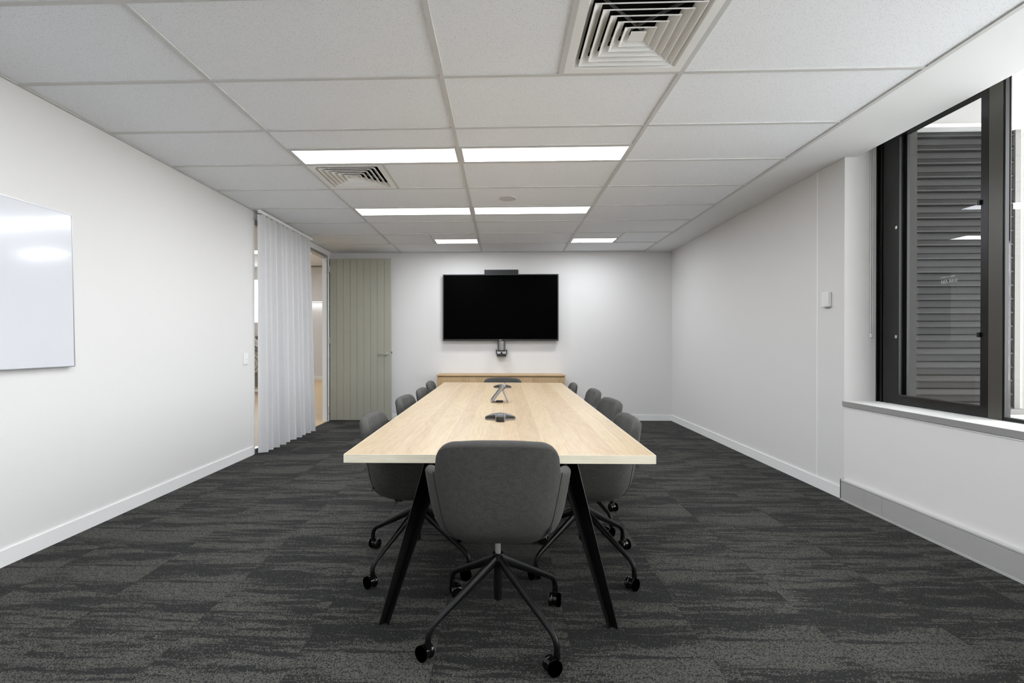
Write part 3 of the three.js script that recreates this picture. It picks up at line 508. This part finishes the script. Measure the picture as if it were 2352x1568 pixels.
// ---------------------------------------------------------------- chairs
function makeChair(name) {
  const o = new THREE.Group(); o.name = name;
  const A = 0.288, B = 0.262, N = 3.5;
  const prof = [[0, 0.388], [0.3, 0.390], [0.5, 0.396], [0.64, 0.410], [0.75, 0.434], [0.825, 0.47], [0.875, 0.515], [0.93, 0.60], [0.985, 0.70], [1.035, 0.80]];
  const mAt = (y) => { for (let i = 1; i < prof.length; i++) if (y <= prof[i][1]) { const t = (y - prof[i - 1][1]) / (prof[i][1] - prof[i - 1][1]); return lerp(prof[i - 1][0], prof[i][0], Math.max(0, t)); } return 1.035; };
  const plan = (phi) => { const s = Math.sin(phi), c = Math.cos(phi), q = 2 / N; return [A * Math.sign(s) * Math.pow(Math.abs(s), q), B * Math.sign(c) * Math.pow(Math.abs(c), q)]; };   // phi 0 at the back; local +z is the back
  const top = (deg) => { const a = Math.abs(deg), t = Math.min(1, Math.max(0, (a - 17) / 22.5)); return 0.80 - 0.005 * sstep(2, 20, a) - 0.072 * (1 - Math.sqrt(1 - t * t)) - 0.035 * sstep(38.5, 44.5, a) - 0.03 * sstep(58, 112, a) - 0.20 * sstep(100, 130, a); };
  const T = 0.044;
  const path = (phi) => {
    const deg = phi > Math.PI ? phi * 180 / Math.PI - 360 : phi * 180 / Math.PI, h = Math.max(0.462, top(deg)), [px, pz] = plan(phi), R = Math.hypot(px, pz), rows = [];
    const r = T / 2, yTop = h - r, mo = mAt(yTop), P = (m, y) => [px * m, y, pz * m];
    const nOut = 16; for (let i = 0; i <= nOut; i++) { const t = i / nOut; // by m below, by y above
      if (t < 0.45) { const m = mo * 0.9 * (t / 0.45) * (0.8 / Math.max(0.8, mo)) ; const yy = (() => { for (let k = 1; k < prof.length; k++) if (m <= prof[k][0]) return lerp(prof[k - 1][1], prof[k][1], (m - prof[k - 1][0]) / (prof[k][0] - prof[k - 1][0])); return 0.8; })(); rows.push(P(m, Math.min(yy, yTop))); }
      else { const m0 = mo * 0.9 * (0.8 / Math.max(0.8, mo)), y0 = (() => { for (let k = 1; k < prof.length; k++) if (m0 <= prof[k][0]) return lerp(prof[k - 1][1], prof[k][1], (m0 - prof[k - 1][0]) / (prof[k][0] - prof[k - 1][0])); return 0.8; })(); const y = lerp(Math.min(y0, yTop), yTop, (t - 0.45) / 0.55); rows.push(P(Math.max(m0, mAt(y)), y)); } }
    const mMid = mo - r / R; for (let i = 1; i < 8; i++) { const q = Math.PI * i / 8; rows.push(P(mMid + (r / R) * Math.cos(q), yTop + r * Math.sin(q))); }
    const yIn = 0.445; for (let i = 0; i <= 8; i++) { const y = lerp(yTop, Math.min(yIn, yTop), i / 8), m = mAt(Math.max(y, 0.52)) - T / R - (mAt(Math.max(yTop, 0.52)) - mo); rows.push(P(Math.min(m, mo - T / R) , y)); }
    rows.push(P(0.02, Math.min(yIn, yTop)));
    return rows;
  };
  const NU = 192, cols = []; for (let i = 0; i < NU; i++) cols.push(path(i / NU * Math.PI * 2));
  const NV = cols[0].length - 1;
  const shell = sheet(NU, NV, (u, v) => cols[Math.round(u * NU) % NU][Math.round(v * NV)], true, (u, v) => [u * 1.6, v * 1.1]);
  part('shell', shell, M.felt, o);
  // seat cushion
  const cp = [[0.02, 0.448], [0.6, 0.448], [0.76, 0.455], [0.8, 0.468], [0.79, 0.482], [0.74, 0.492], [0.55, 0.499], [0.02, 0.502]];
  part('seat_cushion', sheet(64, cp.length - 1, (u, v) => { const [px, pz] = plan(u * Math.PI * 2), [m, y] = cp[Math.round(v * (cp.length - 1))]; return [px * m * 1.02, y, pz * m - 0.022]; }, true, (u, v) => [u * 1.6, v * 0.5]), M.felt, o);
  // seams beside the back panel, with a small woven tag
  for (const s of [-1, 1]) { const pts = []; for (let i = 0; i <= 8; i++) { const y = lerp(0.68, 0.415, i / 8), [px, pz] = plan(s * lerp(44.5, 40, i / 8) * Math.PI / 180), m = mAt(y) + 0.001; pts.push([px * m, y, pz * m]); } part('seam', tubeOf(pts, 0.0016, 24, 6), M.seam, o); }
  { const [px, pz] = plan(41 * Math.PI / 180), m = mAt(0.47) + 0.006; const g = new RoundedBoxGeometry(0.012, 0.034, 0.0025, 1, 0.001).rotateZ(-0.35).rotateY(0.65).translate(px * m, 0.47, pz * m); part('tag', g, M.black, o); }
  part('gas_spring', cyl(0.0115, 0.0115, 0.1, 0, 0.342, 0), M.chrome, o);
  part('seat_plate', cyl(0.07, 0.05, 0.01, 0, 0.385, 0), M.black, o);
  const base = part('base', merge([cyl(0.0185, 0.024, 0.03, 0, 0.291, 0), cyl(0.026, 0.02, 0.03, 0, 0.266, 0), cyl(0.0165, 0.0165, 0.14, 0, 0.195, 0), new THREE.TorusGeometry(0.019, 0.004, 8, 24).rotateX(Math.PI / 2).translate(0, 0.304, 0)]), M.blackSteel, o);
  for (let k = 0; k < 4; k++) {
    const a = Math.PI / 4 + k * Math.PI / 2, dx = Math.cos(a), dz = Math.sin(a), P = (r, y) => [dx * r, y, dz * r];
    part('leg', sweep([P(0.012, 0.282), P(0.09, 0.239), P(0.17, 0.195), P(0.268, 0.142), P(0.301, 0.122), P(0.319, 0.098), P(0.322, 0.07)], (t) => [lerp(0.0125, 0.0105, Math.min(1, t * 1.3)), lerp(0.0205, 0.0115, Math.min(1, t * 1.2))], 44, 16), M.blackSteel, base);
    const ang = [150, 217, -24, 95][k] * Math.PI / 180, cx = Math.cos(ang), cz = Math.sin(ang), wheels = [];
    for (const s of [-1, 1]) wheels.push(new THREE.LatheGeometry([[0, 0.0], [0.021, 0.0], [0.0265, 0.003], [0.0275, 0.007], [0.0275, 0.013], [0.0255, 0.0165], [0.021, 0.018], [0.020, 0.017], [0, 0.0165]].map(([r, y]) => new THREE.Vector2(r, y)), 28).rotateX(Math.PI / 2).scale(1, 1, s).translate(0, 0.0275, s * 0.0085));
    const hood = new THREE.CylinderGeometry(0.0245, 0.0245, 0.017, 24, 1, false, 0, Math.PI * 2).rotateX(Math.PI / 2).translate(0, 0.0305, 0), stem = cyl(0.0105, 0.0125, 0.036, -0.018, 0.066, 0, 16);
    const c = part('caster', merge([...wheels.map((g) => g), hood, stem]), M.blackGloss, base);
    c.position.set(dx * 0.322 + cx * 0.018, 0, dz * 0.322 + cz * 0.018); c.rotation.y = -ang;
  }
  return o;
}
const proto = makeChair('meeting_chair');
const G = 'meeting chairs around the table', Q = Math.PI / 2;
const seats = [   // x, depth, facing turn, base turn, label, how far the seat is wound down
  [-0.018, 1.962, 0, -0.09, 'charcoal felt swivel chair nearest the viewer, its back hiding the table end'],
  [-0.437, 2.545, -Q, 0.25, 'charcoal felt swivel chair, first from the viewer on the left side of the table', 0.026],
  [-0.447, 3.42, -Q - 0.06, 0.5, 'charcoal felt swivel chair, second from the viewer on the left side of the table', 0.028],
  [-0.455, 4.215, -Q, 0.1, 'charcoal felt swivel chair, third from the viewer on the left side of the table', 0.046],
  [-0.47, 4.83, -Q + 0.03, 0.3, 'charcoal felt swivel chair, farthest on the left side of the table', 0.034],
  [0.412, 2.57, Q, -0.12, 'charcoal felt swivel chair, first from the viewer on the right side of the table', 0.032],
  [0.47, 3.22, Q + 0.08, -0.3, 'charcoal felt swivel chair, second from the viewer on the right side of the table', 0.022],
  [0.475, 3.86, Q, 0.2, 'charcoal felt swivel chair, third from the viewer on the right side of the table', 0.018],
  [0.445, 4.80, Q - 0.05, 0.1, 'charcoal felt swivel chair, farthest on the right side of the table', 0.045],
  [0.0, 5.36, Math.PI, 0.2, 'charcoal felt swivel chair at the far table end in front of the credenza', 0.05],
];
seats.forEach(([x, d, turn, b, label, down = 0], i) => {
  const c = i ? proto.clone() : proto; c.name = numbered('meeting_chair'); c.position.set(x, 0, -d); c.rotation.y = turn;
  c.userData = { label, category: 'chair', group: G }; for (const k of c.children) if (k.name === 'base') k.rotation.y = b; else k.position.y = -down; scene.add(shade(c));
});
// ---------------------------------------------------------------- things on the table
function microphone(d, x, label) {
  const o = thing('conference_microphone', label, 'microphone', [x, TH, d], 0, 'conference microphones');
  const s = new THREE.Shape(); s.moveTo(-0.079, -0.006); s.quadraticCurveTo(-0.04, 0.05, 0, 0.055); s.quadraticCurveTo(0.04, 0.05, 0.079, -0.006); s.lineTo(0.072, -0.016); s.quadraticCurveTo(0.03, -0.022, 0.022, -0.03); s.lineTo(-0.022, -0.03); s.quadraticCurveTo(-0.03, -0.022, -0.072, -0.016); s.closePath();
  const wing = new THREE.ExtrudeGeometry(s, { depth: 0.01, bevelEnabled: true, bevelSize: 0.003, bevelThickness: 0.006, bevelSegments: 3, curveSegments: 16 }).rotateX(-Math.PI / 2).translate(0, 0.006, 0);
  { const p = wing.attributes.position; for (let i = 0; i < p.count; i++) p.setY(i, p.getY(i) * (0.5 + 0.8 * Math.sqrt(Math.max(0, 1 - (p.getX(i) / 0.084) ** 2)))); wing.computeVertexNormals(); }
  part('wings', wing, M.phoneDark, o);
  part('trim', (() => { const g = new THREE.ExtrudeGeometry(s, { depth: 0.002, bevelEnabled: true, bevelSize: 0.0045, bevelThickness: 0.001, bevelSegments: 1, curveSegments: 16 }).rotateX(-Math.PI / 2).translate(0, 0.003, 0); return g; })(), M.alloyLip, o);
  part('body', rbx(-0.022, 0.022, 0.002, 0.029, -0.088, -0.01, 0.006, 3), M.phoneDark, o);
  for (const q of [-1, 1]) part('rim', rbx(q * 0.0235 - 0.0015, q * 0.0235 + 0.0015, 0.002, 0.027, -0.08, -0.012, 0.001), M.alloyLip, o);
  part('keypad', bx(-0.014, 0.014, 0.029, 0.0298, -0.045, -0.03), M.alloy, o);
  part('plug', rbx(-0.012, 0.018, 0.001, 0.011, -0.1, -0.086, 0.002), M.black, o);
}
microphone(2.70, -0.012, 'winged black conference microphone on the table nearest the viewer');
microphone(4.6, 0.0, 'winged black conference microphone at the far end of the table, behind the phone');
{
  const o = thing('desk_phone', 'grey desk phone seen edge-on, propped on its stand in mid table', 'phone', [-0.016, TH, 3.5]);
  const tilt = Math.atan2(0.115, 0.088);
  const slab = new RoundedBoxGeometry(0.15, 0.019, 0.13, 3, 0.007).rotateZ(tilt).translate(-0.014, 0.067, 0); part('body', slab, M.phoneGrey, o);
  part('screen', new RoundedBoxGeometry(0.07, 0.003, 0.1, 1, 0.001).translate(0.02, 0.0105, 0).rotateZ(tilt).translate(-0.014, 0.067, 0), M.phoneDark, o);
  part('keypad', new RoundedBoxGeometry(0.05, 0.003, 0.07, 1, 0.001).translate(-0.045, 0.0105, 0).rotateZ(tilt).translate(-0.014, 0.067, 0), M.blackPlastic, o);
  for (const s of [-1, 1]) part('stand_leg', new RoundedBoxGeometry(0.012, 0.088, 0.014, 2, 0.004).rotateZ(0.42).translate(0.038, 0.044, s * 0.05), M.phoneGrey, o);
  part('stand_brace', new RoundedBoxGeometry(0.01, 0.03, 0.1, 2, 0.003).rotateZ(0.42).translate(0.026, 0.072, 0), M.phoneGrey, o);
  part('cradle', new RoundedBoxGeometry(0.05, 0.008, 0.06, 2, 0.003).translate(-0.004, 0.005, 0), M.blackPlastic, o);
  part('antenna', cyl(0.002, 0.002, 0.02, 0.034, 0.133, -0.05, 8), M.phoneDark, o);
}
renderer.render(scene, camera);
